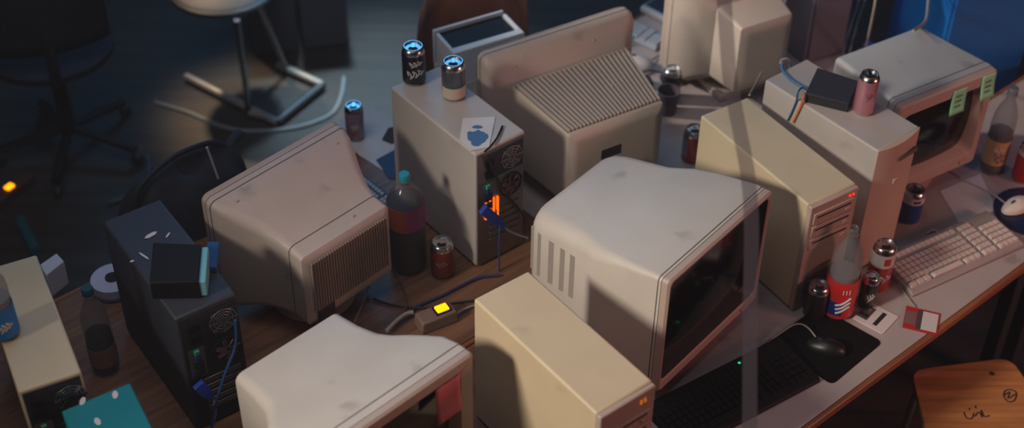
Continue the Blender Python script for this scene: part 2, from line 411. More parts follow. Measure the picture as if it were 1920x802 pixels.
def seg7(g, x, y, z, s, segs):
    h = {'a': (0, 1, 0), 'g': (0, 0, 0), 'd': (0, -1, 0), 'f': (-.5, .5, 1), 'b': (.5, .5, 1), 'e': (-.5, -.5, 1), 'c': (.5, -.5, 1)}
    for q in segs:
        a, b, v = h[q]
        g.box((x + a * s, y, z + b * s), (s * .25 if v else s * .8, .002, s * .8 if v else s * .25))
seg7(dg, .038, -.455 / 2 - .0145, .42 - .03, .006, 'abcdefg'); seg7(dg, .050, -.455 / 2 - .0145, .42 - .03, .006, 'afgcd')
dg.build('digit_display', AMBERD, T4)
T3 = tower('grey beige computer tower with a bowed front, pink can and black drive on top', (.914, 3.283), -50.7, .417, .175, .437, GREY)
pts = [(.0875 * (2 * i / 12 - 1), -.417 / 2 - .014 * (1 - (2 * i / 12 - 1) ** 2)) for i in range(13)]
MB().prism(pts + [(.0875, -.417 / 2 + .004), (-.0875, -.417 / 2 + .004)], .004, .437).build('front_panel', plastic('warm_bezel', (186, 164, 148), dirt=.05), T3, bev=.003)
MB().box((.03, -.417 / 2 - .0135, .38), (.08, .01, .012)).build('drive_slot', SLOT, T3)
MB().box((0, -.417 / 2 - .014, .3), (.022, .01, .022)).build('power_button', BEZEL, T3, bev=.003)

# ------------------------------------------------------------------ cans and bottles
def squig(t, r, z, a0, amp, w, n, m, name='script_mark', rad=.0011):
    g = MB(); pts = []
    for i in range(n * 4 + 1):
        q = i / (n * 4); a = a0 + (q - .5) * w / r
        zz = z + amp * math.sin(q * n * PI * 2) * (1 - .3 * q) + (q - .5) * amp * .8
        a += .12 * math.cos(q * n * PI * 4)
        pts.append(((r + .0004) * math.cos(a), (r + .0004) * math.sin(a), zz))
    g.tube(pts, rad, 6, 3); return g.build(name, m, t)
def band(t, r, z0, z1, m, name='printed_band', a0=0, a1=2 * PI, parent=None):
    return MB().lathe([(r + .0002, z0), (r + .0005, z0), (r + .0005, z1), (r + .0002, z1)], 40, a0=a0, a1=a1).build(name, m, parent or t)
def can(label, p, colr, r=.033, h=.122, name='drink_can', spin=0, group='drink cans left on the desks and computers', bands=(), marks=(), neck=.018, metal=.0):
    t = thing(name, label, 'can', p, spin, group)
    k = r * .78
    MB().lathe([(0, .004), (k * .8, .003), (k * .92, 0), (k, .002), (r, .011), (r, h - neck - .004), (r * .985, h - neck), (r * .9, h - .007), (k * 1.02, h - .0035), (k * 1.03, h), (k * .96, h), (k * .93, h - .005)], 40).build('shell', ALU, t)
    mm = mat('can_print_%d_%d_%d' % colr, colr, .3, metal=metal, coat=.3)
    MB().lathe([(r, .0105), (r + .0004, .012), (r + .0004, h - neck - .004), (r, h - neck - .002)], 40).build('printed_body', mm, t)
    MB().lathe([(k * .955, h - .001), (k * .94, h - .0055), (0, h - .0045)], 36).build('lid', LIDM, t)
    MB().lathe([(0, .0), (r * .3, 0)], 20, M=Matrix.Translation((0, -r * .26, h - .004)) @ Matrix.Diagonal((1.35, .95, 1, 1))).build('opening', HOLE, t)
    MB().box((0, r * .18, h - .003), (.011, .022, .0016)).build('pull_tab', ALU, t, bev=.0005)
    for b in bands: band(t, r, b[0], b[1], b[2], a0=b[3] if len(b) > 3 else 0, a1=b[4] if len(b) > 4 else 2 * PI)
    for mk in marks: squig(t, r, *mk)
    return t
FRONT = -PI / 2
h1, h3 = .415, .437
cr_ = mat('can_cream', (196, 180, 160), .35); teal_ = mat('can_teal', (30, 92, 88), .35); navy_ = mat('can_navy', (30, 52, 92), .3)
red_ = mat('can_red', (176, 34, 30), .3); wht_ = mat('can_white', (198, 192, 190), .35); slv_ = mat('can_silver', (170, 168, 170), .3, metal=.8)
can('black drink can with white script, on the grey tower, leftmost there', at(777, 152, h1), (20, 24, 36), marks=((.078, FRONT + .25, .010, .034, 3, INKW, 'script_mark', .0017), (.045, FRONT + .2, .014, .046, 3, INKW, 'script_mark', .002)))
can('silver and cream drink can on the grey tower, nearer the printed card', at(851, 181, h1), (96, 104, 116), metal=.6, bands=((.012, .048, cr_), (.048, .056, teal_), (.03, .09, red_, PI * .95, PI * 1.12)))
can('slim mauve can standing on the white paper behind the beige monitor', at(667, 258), (150, 128, 140), r=.029, h=.13, marks=((.06, FRONT + .1, .012, .02, 3, wht_), (.035, FRONT + .1, .006, .022, 2, red_)))
can('pink slim can on the bowed front tower beside the black drive', at(1617, 210, h3), (196, 136, 150), r=.0285, h=.13, metal=.5, neck=.012, marks=((.07, FRONT + .1, .014, .016, 3, mat('can_mauve', (120, 76, 92), .4)),))
can('black can with bright lid before the small-backed monitor', world(.516, 3.893), (22, 24, 30), r=.031)
can('red can between the ribbed monitor and the cream tower', at(1296, 298), (150, 34, 30), bands=((.03, .1, slv_, PI * .8, PI * 1.3),))
can('red can on the brown desk at the foot of the grey tower', at(830, 512), (116, 44, 40), r=.033, marks=((.06, FRONT, .01, .03, 3, slv_),))
can('white and blue can below the green note monitor', at(1702, 412), (38, 66, 128), bands=((.082, .104, wht_), (.088, .098, mat('can_mark', (60, 56, 56), .5), FRONT - .2, FRONT + .5)))
can('tall silver and red can near the keyboard corner', at(1642, 538), (168, 40, 34), r=.033, h=.165, bands=((.1, .145, wht_), (.11, .135, red_, FRONT - .1, FRONT + .5)), marks=((.06, FRONT + .3, .014, .03, 2, wht_, 'script_mark', .0025),))
can('small black can with white script, in front of the silver and red can', at(1622, 572), (26, 24, 26), r=.024, h=.115, marks=((.05, FRONT + .1, .016, .02, 3, INKW),))
can('dark can in shadow beside the red labelled bottle and cream tower', at(1525, 589), (44, 34, 34), r=.031, h=.115)
can('red can at the right picture border behind the blue mouse pad', at(1915, 336), (180, 30, 30), h=.14, bands=((.105, .12, wht_),))

PET = mat('clear_bottle', (128, 126, 130), .12, alpha=.24)
PALE = mat('pale_drink', (140, 134, 136), .3)
COLA = mat('cola', (28, 14, 10), .2)
def bottle(label, p, h, r, liquid=None, lab=None, cap=None, prof=None, spin=0, tint=PET, lz=(.25, .62), lm=None):
    t = thing('drink_bottle', label, 'bottle', p, spin, 'drink bottles on the desks')
    pr = prof or [(0, .006), (r * .6, .004), (r * .85, 0), (r, .02), (r, h * .30), (r * .985, h * .45), (r, h * .60), (r * .93, h * .70), (r * .66, h * .80), (r * .38, h * .875), (.0135, h * .91), (.0135, h * .925), (.0165, h * .93), (.0165, h * .935), (.0125, h * .94), (.0125, h)]
    MB().lathe(pr, 40).build('shell', tint, t, solid=.0012)
    if liquid:
        hl = liquid; pl = [(max(a - .0025, 0), b) for a, b in pr if b <= h * hl]
        # close the liquid at its level
        ra = pl[-1][0]; pl = [(0, .008)] + [q for q in pl if q[1] > .009] + [(ra, h * hl), (0, h * hl)]
        MB().lathe(pl, 40).build('liquid', lm or COLA, t)
    if lab: MB().lathe([(r + .0004, h * lz[0]), (r + .0012, h * lz[0]), (r + .0012, h * lz[1]), (r + .0004, h * lz[1])], 40).build('label', lab, t)
    if cap:
        MB().lathe([(0, h + .004), (.0135, h + .004), (.015, h + .002), (.015, h - .017), (.0135, h - .018)], 28).build('cap', cap, t)
    return t
CYANC = mat('cyan_cap', (24, 140, 160), .4)
def two_tone(name, a, b):
    M = mat(name, a, .4); N, L = M.node_tree.nodes, M.node_tree.links
    tc = N.new('ShaderNodeTexCoord'); s = N.new('ShaderNodeSeparateXYZ'); L.new(tc.outputs['Object'], s.inputs[0])
    r = N.new('ShaderNodeValToRGB'); r.color_ramp.elements[0].color = lin(a); r.color_ramp.elements[1].color = lin(b)
    r.color_ramp.elements[0].position = .35; r.color_ramp.elements[1].position = .65
    mp = N.new('ShaderNodeMapRange'); mp.inputs['From Min'].default_value = -.045; mp.inputs['From Max'].default_value = .045
    L.new(s.outputs['X'], mp.inputs['Value']); L.new(mp.outputs['Result'], r.inputs['Fac']); L.new(r.outputs['Color'], N['Principled BSDF'].inputs['Base Color'])
    return M
bottle('big cola bottle with cyan cap and orange and purple label', at(766, 497), .335, .053, .72, two_tone('orange_purple_label', (186, 92, 52), (140, 62, 116)), CYANC, lz=(.5, .73),
       prof=[(0, .006), (.032, .004), (.045, 0), (.053, .02), (.053, .24), (.051, .255), (.04, .275), (.025, .295), (.0135, .306), (.0135, .312), (.017, .314), (.017, .317), (.0125, .319), (.0125, .335)])
b = bottle('open clear bottle with a red and blue label beside the cans', at(1568, 583), .31, .043, .5, mat('red_label', (206, 44, 40), .4), None, lz=(.04, .46), lm=PALE)
MB().lathe([(.0445, .024), (.0448, .024), (.0448, .072), (.0445, .064)], 30, a0=FRONT - 1.4, a1=FRONT + .05).build('blue_patch', mat('blue_print', (38, 48, 128), .4), b)
for k in range(3):
    pts = [(.0452 * math.cos(a), .0452 * math.sin(a), z) for a, z in ((FRONT - .45 + .05 * k, .062 - k * .014), (FRONT - .05, .07 - k * .014), (FRONT + .45, .088 - k * .015))]
    MB().tube(pts, .0035, 6, 4).build('white_stroke', INKW, b)
for k in range(3):
    a = FRONT - .1 + .2 * k
    MB().tube([(.0447 * math.cos(a), .0447 * math.sin(a), .104), (.0447 * math.cos(a), .0447 * math.sin(a), .118)], .0016, 6, 0).build('small_letter', INKW, b)
b = bottle('dark bottle with a yellow label, right of the green note monitor', at(1857, 318), .31, .037, .5, mat('yellow_label', (200, 160, 112), .5), mat('dark_cap', (96, 102, 112), .4), lz=(.14, .43), lm=mat('dim_drink', (90, 86, 88), .3))
for k in range(3): squig(b, .0384, .1 - .018 * k, FRONT + .1 * (k - 1), .011, .03, 2, mat('violet_print', (92, 72, 110), .5) if k else INKW)
bottle('dark bottle with a teal cap at the dark tower, brown label', at(200, 690, 0), .29, .036, .46, mat('brown_label', (140, 104, 84), .6), mat('teal_cap', (20, 86, 92), .45), lz=(.12, .34))

b = bottle('clear bottle with a bright blue label, on the cream tower at the far left', at(12, 626, .379), .24, .033, .5, mat('blue_label', (16, 124, 196), .4), None, lz=(.06, .42), lm=mat('clear_water', (150, 160, 170), .2))
squig(b, .0345, .05, FRONT + .5, .014, .03, 3, INKW, 'script_mark', .0017); squig(b, .0345, .07, FRONT - .3, .008, .016, 2, mat('peach_print', (220, 150, 120), .4), 'script_mark', .003)
# ------------------------------------------------------------------ keyboards, mice, disks, papers
def key_rows(kb, W, D, z, m, fields, tilt=0):
    g = MB()
    for (x0, x1, y0, y1, nx, ny) in fields:
        for j in range(ny):
            for i in range(nx):
                cx = x0 + (x1 - x0) * (i + .5) / nx; cy = y0 + (y1 - y0) * (j + .5) / ny
                g.box((cx, cy, z + .006 + tilt * (cy + D / 2)), ((x1 - x0) / nx * .9, (y1 - y0) / ny * .9, .009), taper=.78)
    return g.build('keys', m, kb)
def keyboard(label, c, rot, W, D, m, km, group='computer keyboards'):
    t = thing('computer_keyboard', label, 'keyboard', c, rot, group)
    tl = .06
    s = MB(); s.loft([[(x, -D / 2, 0), (x, D / 2, 0), (x, D / 2, .016 + tl * D), (x, D / 2 - .03, .018 + tl * D), (x, -D / 2 + .01, .016), (x, -D / 2, .01)] for x in (-W / 2, W / 2)])
    s.build('body', m, t, bev=.003)
    f = [(-W * .48, W * .14, -D * .40 + .022, D * .22, 15, 4), (-W * .48, -W * .45 + .03, D * .29, D * .40, 1, 1), (-W * .38, W * .14, D * .29, D * .40, 12, 1),
         (W * .17, W * .28, -D * .40, D * .40, 3, 6), (W * .31, W * .48, -D * .40, D * .22, 4, 5), (-W * .48, -W * .3, -D * .40, -D * .40 + .02, 3, 1), (W * .0, W * .14, -D * .40, -D * .40 + .02, 3, 1)]
    key_rows(t, W, D, .014, km, f, tl)
    MB().box((-W * .15, -D * .40 + .01, .0225), (W * .27, .017, .009), taper=.9).build('space_bar', km, t, bev=.001)
    return t
P0, P1 = at(1710, 558), at(1920, 464)
kd = (P1 - P0); kyaw = math.atan2(kd.y, kd.x); kw = kd.length
KD = .16; kc = (P0 + P1) / 2 + Vector((-math.sin(kyaw), math.cos(kyaw), 0)) * KD / 2
keyboard('off-white computer keyboard lying on the pale desk beside the blue mouse pad', kc, kyaw, kw, KD, plastic('keyboard_grey', (150, 140, 138), dirt=.1), plastic('key_plastic', (206, 190, 182), dirt=0))
P0, P1 = at(1300, 842), at(1538, 716)
kd = (P1 - P0); ky2 = math.atan2(kd.y, kd.x); c2 = P1 - kd.normalized() * .23 + Vector((-math.sin(ky2), math.cos(ky2), 0)) * .085
kb2 = keyboard('black keyboard with a green light in front of the central monitor', c2, ky2, .46, .17, BLACK, BLACK)
MB().box((.46 * .16, .065, .0285), (.006, .006, .003)).build('indicator_light', GREENL, kb2)

# black mouse pad and mouse
mp_ = [at(1655, 642), at(1560, 722), at(1440, 640), at(1535, 575)]
def rounded(pts, r, k=5):
    out = []; n = len(pts)
    for i in range(n):
        p, a, b2 = pts[i], pts[i - 1], pts[(i + 1) % n]
        da, db = (a - p).normalized() * r, (b2 - p).normalized() * r
        for j in range(k + 1):
            t = j / k; out.append((p + da) * (1 - t) ** 2 + p * 2 * t * (1 - t) + (p + db) * t ** 2)
    return out
def pad(name, label, cat, pts, h, m, bev=.001, group=None, z=0.):
    c = sum(pts, Vector()) / len(pts)
    o = MB().prism([(p.x - c.x, p.y - c.y) for p in pts], 0, h).build(name, m, bev=bev)
    o.location = c; return tag(o, label, cat, group)
pad('mouse_pad', 'black square mouse pad under the black mouse, beside the white floppy disk', 'mouse pad', rounded(mp_, .02), .003, BLACKM)
def mouse(label, p, rot, m, cable_m, cpts):
    t = thing('computer_mouse', label, 'mouse', p, rot, 'computer mice')
    def f(a, b):
        th = a * 2 * PI; ph = b * PI / 2
        x, y = math.cos(th) * math.cos(ph), math.sin(th) * math.cos(ph)
        return (x * .03 * (1 - .1 * y), y * .055, .002 + .034 * math.sin(ph) ** .8 * (1 - .25 * max(y, 0)))
    MB().grid(f, 28, 10).build('shell', m, t)
    for a0, a1 in ((.03, .245), (.255, .47)):
        def fb(a, b):
            x, y, z = f(a0 + (a1 - a0) * a, .18 + .62 * b); return (x * 1.012, y * 1.012, z * 1.02 + .0004)
        MB().grid(fb, 10, 8).build('mouse_button', m, t)
    MB().lathe([(0, -.003), (.008, -.003), (.009, 0), (.008, .003), (0, .003)], 18, M=Matrix.Translation((0, .02, .029)) @ Matrix.Rotation(PI / 2, 4, 'Y')).build('scroll_wheel', DARK, t)
    inv = Matrix.Translation(p) @ Matrix.Rotation(rot, 4, 'Z')
    MB().tube([inv.inverted() @ q for q in cpts], .0022, 8, 6).build('cord', cable_m, t)
    return t
mouse('black mouse on the black square pad', at(1548, 655, .003), R(70), mat('satin_black', (18, 17, 18), .42), CGREY,
      [at(1530, 632, .012), at(1512, 612, .02), at(1490, 608, .02), at(1455, 630, .01), at(1415, 655, .008)])
circ = [at(1937, 399) + Vector((.118 * math.cos(i * PI / 24), .118 * math.sin(i * PI / 24), 0)) for i in range(48)]
pad('mouse_pad', 'round dark blue mouse pad under the white mouse', 'mouse pad', circ, .003, mat('blue_galaxy', (24, 34, 70), .35, noise=.6, nscale=14))
mouse('white mouse with a pale cord on the round blue pad', at(1905, 390, .004), R(-60) + PI, plastic('mouse_white', (210, 198, 190), dirt=0), plastic('pale_cord', (196, 184, 176), dirt=0),
      [at(1884, 380, .012), at(1868, 368, .01), at(1850, 357, .006), at(1830, 348, .004), at(1800, 335, .004)])

def sheet(name, label, cat, pts, m, h=.0012, group=None):
    return pad(name, label, cat, pts, h, m, 0, group)
sheet('paper_sheet', 'blank sheet of paper under the grey monitor with green notes', 'paper', [at(1762, 358), at(1838, 326), at(1868, 392), at(1800, 420)], PAPER)
sheet('paper_sheet', 'large white paper under the slim mauve can', 'paper', [at(630, 232), at(694, 197), at(780, 260), at(735, 330), at(672, 290)], PAPER)
sheet('blue_leaflet', 'torn dark blue leaflet lying at the white paper by the grey tower', 'paper', [at(705, 300, .002), at(742, 280, .002), at(790, 330, .002), at(730, 335, .002)], mat('blue_paper', (30, 70, 110), .7), .0015)
sheet('dark_blotch', 'dark burnt scrap on the white paper beside the grey tower', 'paper scrap', [at(716, 262, .002), at(728, 240, .002), at(750, 236, .002), at(758, 262, .002), at(734, 270, .002)], mat('scorched_paper', (54, 46, 50), .8), .0015)  # flat dark patch laid over the paper

def floppy(label, corner, ux, uy, m, hub, lab):
    """3.5 inch disk; corner is one corner, ux, uy unit vectors along its sides"""
    rot = math.atan2(ux.y, ux.x)
    t = thing('floppy_disk', label, 'floppy disk', corner + ux * .045 + uy * .047, rot, 'loose floppy disks')
    MB().prism([(-.045, -.047), (.045, -.047), (.045, .042), (.04, .047), (-.045, .047)], 0, .0033).build('case', m, t, bev=.0006)
    if hub:
        MB().box((.0, -.03, .0036), (.055, .032, .001)).build('shutter', mat('dull_metal', (110, 100, 102), .4, metal=.6), t)
        MB().box((.012, -.03, .0043), (.012, .024, .0008)).build('shutter_window', HOLE, t)
        MB().box((0, .012, .0036), (.06, .012, .0008)).build('printed_strip', DARK, t)
    else:
        MB().box((0, -.03, .0037), (.05, .03, .001)).build('shutter', mat('grey_shutter', (120, 92, 92), .4), t)
        MB().box((.0, .022, .0036), (.074, .042, .0007)).build('label', lab, t)
        MB().box((.0, -.006, .0036), (.08, .012, .0007)).build('dark_strip', mat('label_dark', (70, 60, 64), .6), t)
    return t
a, b_, c_ = at(1628, 567), at(1688, 594), at(1600, 596)
floppy('white floppy disk beside the black mouse pad', a, (c_ - a).normalized() * 1, (b_ - a).normalized(), plastic('floppy_white', (206, 196, 194), dirt=0), True, None)
a = at(1699, 574); c_ = at(1691, 616)
ux = (c_ - a).normalized(); uy = Vector((-ux.y, ux.x, 0))
floppy('red floppy disk with a white label near the desk edge', a, ux, uy, mat('floppy_red', (168, 42, 40), .45), False, wht_)

# printed card on the grey tower
CM = Matrix.Rotation(0, 4, 'Z')
cp = [at(868, 222, h1 + .001), at(929, 219, h1 + .001), at(917, 276, h1 + .001), at(882, 283, h1 + .001), at(862, 262, h1 + .001)]
crd = thing('printed_card', 'white printed card with blue blots lying on the grey tower', 'card', sum(cp, Vector()) / 5, 0)
lc = crd.location
MB().prism([(p.x - lc.x, p.y - lc.y) for p in cp], 0, .0012).build('card', PAPER, crd)
for i, (px, py, rx, ry) in enumerate(((896, 257, .026, .03), (895, 238, .014, .008), (911, 256, .006, .014), (881, 252, .008, .014), (893, 270, .014, .01))):
    q = at(px, py, h1 + .0022) - lc
    pts = [(q.x + rx * (1 + .15 * math.sin(5 * k + i)) * math.cos(k * PI / 8), q.y + ry * (1 + .15 * math.cos(3 * k)) * math.sin(k * PI / 8)) for k in range(16)]
    MB().prism(pts, .0012, .0016 + .0001 * i).build('blue_blot', mat('blue_print_card', (72, 112, 158), .7), crd)
tag(MB().tube([at(942, 236, h1 + .0045), at(932, 258, h1 + .0065), at(920, 274, h1 + .007), at(909, 284, h1 + .009)], .0028, 8, 5).build('dark_pen', BLACK), 'thin dark pen lying over the corner of the printed card', 'pen')

# black drive on T3, box on G
def boxthing(name, label, cat, corners, z0, h, m, bev=.003, group=None, lid=None):
    """four pixel corners read at the box top"""
    pts = [at(px, py, z0 + h) for px, py in corners]; c = sum(pts, Vector()) / 4; c.z = z0 + TZ
    t = thing(name, label, cat, c, 0, group)
    P = [(p.x - c.x, p.y - c.y) for p in pts]
    MB().prism(P, 0.0005, h).build('case', m, t, bev=bev)
    return t, P
t, P = boxthing('disk_drive', 'black external drive box on the bowed front tower behind the pink can', 'drive', [(1533, 126), (1612, 152), (1592, 194), (1510, 174)], h3, .032, mat('matte_black_case', (44, 44, 54), .8))
e0, e1 = Vector((*P[3], 0)), Vector((*P[2], 0)); dd = (e1 - e0).normalized(); nn = Vector((dd.y, -dd.x, 0))
MB().loft([[e0 + nn * .001 + dd * .01 + Vector((0, 0, z)) for z in (.006, .026)] + [e0 - nn * .001 + dd * .01 + Vector((0, 0, z)) for z in (.026, .006)], [e1 + nn * .001 - dd * .01 + Vector((0, 0, z)) for z in (.006, .026)] + [e1 - nn * .001 - dd * .01 + Vector((0, 0, z)) for z in (.026, .006)]]).build('front_panel', DARK, t)
t, P = boxthing('disk_case', 'black disk case with a cyan end, lying on the dark slate tower', 'disk case', [(287, 454), (378, 458), (372, 528), (280, 530)], .397, .055, BLACK)
e0, e1 = Vector((*P[1], 0)), Vector((*P[2], 0)); dd = (e1 - e0).normalized(); nn = Vector((-dd.y, dd.x, 0))
MB().loft([[e0 + dd * .004 + nn * q + Vector((0, 0, z)) for q, z in ((-.001, .004), (-.001, .05), (.016, .05), (.016, .004))], [e1 - dd * .004 + nn * q + Vector((0, 0, z)) for q, z in ((-.001, .004), (-.001, .05), (.016, .05), (.016, .004))]]).build('cyan_end', mat('cyan_plastic', (110, 176, 190), .5), t, bev=.002)
tag(boxthing('blue_box', 'small blue carton wedged between the dark slate tower and the beige monitor', 'box', [(388, 452), (412, 452), (406, 500), (384, 500)], .397, .02, mat('blue_carton', (26, 72, 124), .6))[0], 'small blue carton next to the cyan end of the disk case', 'box')
for i, (px, py, s) in enumerate(((283, 441, .012), (315, 441, .01), (270, 480, .012), (248, 490, .006))):
    o = MB().prism([(s * math.cos(k * PI / 3 + i) * (1.6 if i in (0, 2) else 1), s * .6 * math.sin(k * PI / 3)) for k in range(6)], 0, .002).build('paper_scrap', PAPER, bev=.0005)
    o.location = at(px, py, .398); o.rotation_euler.z = .8 + i
    tag(o, ['pale paper scrap nearest the rear edge on the dark slate tower', 'round paper dot behind the black disk case', 'folded scrap against the side of the black disk case', 'tiniest scrap on the dark slate tower'][i], 'paper scrap', 'scraps on the dark tower')

# spindle, white box, power strip, teal folder
t = thing('disc_spindle', 'round white disc spindle with a dark centre on the brown desk', 'disc spindle', at(215, 540), 0)
MB().lathe([(0, 0), (.062, 0), (.064, .006), (.062, .012), (0, .012)], 40).build('base', mat('spindle_base', (90, 84, 96), .5), t)
MB().lathe([(.0, .013), (.06, .013), (.06, .04), (.0, .041)], 40).build('disc_stack', mat('disc_white', (196, 196, 214), .35), t)
MB().lathe([(.0, .0415), (.02, .0415), (.02, .044), (0, .046)], 24).build('hub', HOLE, t)
t, P = boxthing('paper_box', 'small white cardboard box at the rear desk edge by the cream tower', 'box', [(74, 496), (106, 474), (120, 489), (86, 516)], 0, .085, mat('white_card', (206, 206, 218), .7))
t = thing('power_strip', 'grey power strip with a glowing amber switch on the brown desk', 'power strip', at(818, 604), R(30))
MB().box((0, 0, .02), (.115, .056, .04), taper=.92).build('housing', plastic('strip_plastic', (120, 96, 86), dirt=.1), t, bev=.005)
MB().box((.018, 0, .0415), (.046, .034, .006)).build('switch_frame', BLACK, t)
MB().box((.018, 0, .046), (.036, .026, .008), Matrix.Translation((0, 0, 0)) @ Matrix.Rotation(.0, 4, 'Y')).build('rocker_switch', AMBER, t, bev=.003)
fo, P = boxthing('plastic_box', 'teal plastic box with pale flecks at the lower left corner', 'box', [(115, 770), (244, 716), (300, 830), (165, 890)], 0, .315, mat('teal_plastic', (10, 128, 140), .5, noise=.1, nscale=5), .004)
c0 = fo.location
for i, (px, py) in enumerate(((155, 752), (216, 740), (183, 790))):
    q = at(px, py, .3153)
    o = MB().prism([(.007 * math.cos(k * PI / 4), .013 * math.sin(k * PI / 4)) for k in range(8)], 0, .0012).build('paint_fleck', PAPER)
    o.parent = fo; o.location = q - c0; o.rotation_euler.z = .3 * i

# notes
def note(label, monitor_obj, x, z, w, h, m, ink, y=-.0035, tilt=.0, lean=.012):
    mw = Matrix.Translation(monitor_obj.location) @ Matrix.Rotation(monitor_obj.rotation_euler.z, 4, 'Z')
    t = thing('sticky_note', label, 'sticky note', mw @ Vector((x, y, z)), monitor_obj.rotation_euler.z, 'sticky notes on the monitors')
    def f(a, b):
        return ((a - .5) * w + tilt * b * h, -lean * b * b - .0004, -b * h)
    MB().grid(f, 6, 8).build('paper', m, t, solid=.0005)
    for k in range(ink):
        pts = []
        for i in range(10):
            a = .25 + .05 * i; b = .3 + .2 * k + .05 * math.sin(i * 2.1 + k)
            p = Vector(f(a, b)); p.y -= .0008; pts.append(p)
        MB().tube(pts, .0007, 5, 3).build('scribble', INK, t)
    return t
NG = mat('green_note', (140, 214, 168), .7); NP = mat('pink_note', (222, 104, 112), .7)
note('green sticky note hanging at the middle of the grey monitor screen', crtE, .045, .383, .058, .078, NG, 3, tilt=-.14)
note('green sticky note at the outer corner of the grey monitor screen', crtE, .155, .395, .055, .08, NG, 3, tilt=-.02)
note('pink sticky note on the monitor closest to us', crtD, .165, .395, .075, .105, NP, 0, tilt=-.04)

# ------------------------------------------------------------------ cables
def cable(label, pts, r, m, cat='cable', name='cable', flat=1.):
    return tag(MB().tube([p if isinstance(p, Vector) else at(*p) for p in pts], r, 8, 6, flat).build(name, m), label, cat)
def face(o, side, d):                        # a tower's face as (point, outward normal)
    a = o.rotation_euler.z; n = Vector((-math.cos(a), -math.sin(a), 0)) if side == 'x' else Vector((math.sin(a), -math.cos(a), 0))
    return o.location + n * d, n
f3 = face(T3, 'x', .0875); f1 = face(T1, 'y', .197); fg = face(G, 'y', .2145)
def on(f, pts, off): return [onplane(x, y, f[0], f[1], off) for x, y in pts]
# vga plugs
def plug(label, p0, p1, m, cpts, cm, r=.003):
    a, b = at(*p0), at(*p1); d = (b - a).normalized(); t = thing('cable_plug', label, 'plug', a, 0)
    s = d.cross(Vector((0, 0, 1))).normalized(); u = s.cross(d)
    L = (b - a).length
    def ringat(q, w, h): return [d * q + s * x * w + u * y * h for x, y in ((-1, -1), (1, -1), (1, 1), (-1, 1))]
    MB().loft([ringat(0, .018, .008), ringat(L * .6, .018, .008), ringat(L * .75, .012, .007), ringat(L, .006, .006)]).build('connector', m, t, bev=.002)
    MB().tube([Vector(at(*q)) - a for q in [p1] + cpts], r, 8, 6).build('cord', cm, t)
    return t
def plug2(label, f, a, b, pts, offs):
    A, B = onplane(*a, *f, .02), onplane(*b, *f, .034); d = (B - A).normalized(); L = (B - A).length
    t = thing('cable_plug', label, 'plug', A, 0); sd = f[1].cross(d).normalized(); u = f[1]
    rg = [[d * (L * q) + sd * x * w + u * (y * h + .004) for x, y in ((-1, -1), (1, -1), (1, 1), (-1, 1))] for q, w, h in ((0, .015, .007), (.6, .015, .007), (.75, .011, .006), (1, .006, .005))]
    MB().loft(rg).build('connector', BLUEP, t, bev=.002)
    MB().tube([B - A - d * .004] + [onplane(*p, *f, o) - A for p, o in zip(pts, offs)], .003, 8, 6).build('cord', CGREY, t)
plug2('blue connector on the back of the grey tower, pale cord', f1, (903, 390), (944, 424), [(956, 433), (972, 440), (990, 446)], (.035, .04, .05))
plug2('blue connector on the back of the dark slate tower', fg, (370, 718), (396, 745), [(402, 752), (404, 775), (398, 800)], (.04, .05, .05))
cable('thin blue cable hanging straight down behind the grey tower', on(f1, [(937, 424), (936, 445), (936, 470), (936, 500), (936, 520)], .05), .0024, CBLUE)
cable('thick blue cable crossing the brown desk to the power strip', [(938, 516, .006), (900, 520, .006), (865, 535, .006), (830, 553, .006), (785, 573, .006), (770, 585, .008)], .0042, mat('navy_cable', (34, 44, 84), .5))
cable('pale cord running down from the grooved monitor back', [(692, 512, .06), (693, 528, .03), (688, 548, .008), (676, 578, .006), (664, 605, .006)], .0032, CGREY)
cable('dark brown cord looping on the desk behind the grooved monitor', [(733, 495, .05), (745, 515, .01), (758, 545, .005), (762, 570, .005), (752, 592, .006), (735, 610, .006)], .003, mat('brown_cord', (98, 78, 72), .5))
cable('thick pale cord plugged beside the power strip', [(775, 585, .02), (762, 588, .02), (745, 600, .02), (725, 620, .02)], .006, CGREY)
cable('pale cord from the power strip toward the cream tower', [(845, 596, .02), (865, 582, .012), (890, 572, .006), (930, 560, .006)], .0032, CGREY)
cable('black cord lying behind the amber switch', [(700, 560, .005), (740, 572, .005), (800, 577, .006), (850, 568, .006), (900, 562, .005)], .0032, CBLACK)
cable('black cord hanging across the back of the grey tower', on(f1, [(914, 296), (926, 322), (938, 345), (958, 375), (978, 398), (984, 420)], .016), .0035, CBLACK)
cable('blue cable rising along the dark slate tower', on(fg, [(441, 600), (443, 635), (438, 660), (424, 695), (411, 735), (402, 770), (396, 805)], .06), .0035, CBLUE)
cable('blue cable arching over the bowed front tower', [(1470, 112, .445), (1466, 128, .442), (1478, 145, .442), (1496, 158, .442), (1515, 168, .442)], .004, mat('sky_cable', (70, 118, 160), .45))
cable('blue cable running down the side of the bowed front tower', [(1516, 167, .4425), (1505, 164, .4425)] + on(f3, [(1497, 172), (1493, 190), (1484, 212), (1477, 226)], .004), .0028, mat('steel_blue_cable', (44, 84, 128), .45))
cable('orange cable running down the side of the bowed front tower', [(1528, 173, .4425), (1517, 173, .4425)] + on(f3, [(1507, 179), (1503, 195), (1494, 215), (1487, 229)], .0045), .0034, CORANGE)
cable('white cord end curling over the rear edge of the bowed front tower', [(1463, 120, .44), (1466, 112, .45), (1476, 110, .45), (1480, 116, .43), (1482, 130, .38)], .0036, CGREY)
cable('pale cord hanging between the cream and bowed front towers', [(1428, 136, .25), (1418, 155, .3), (1405, 178, .37)], .0032, CGREY)
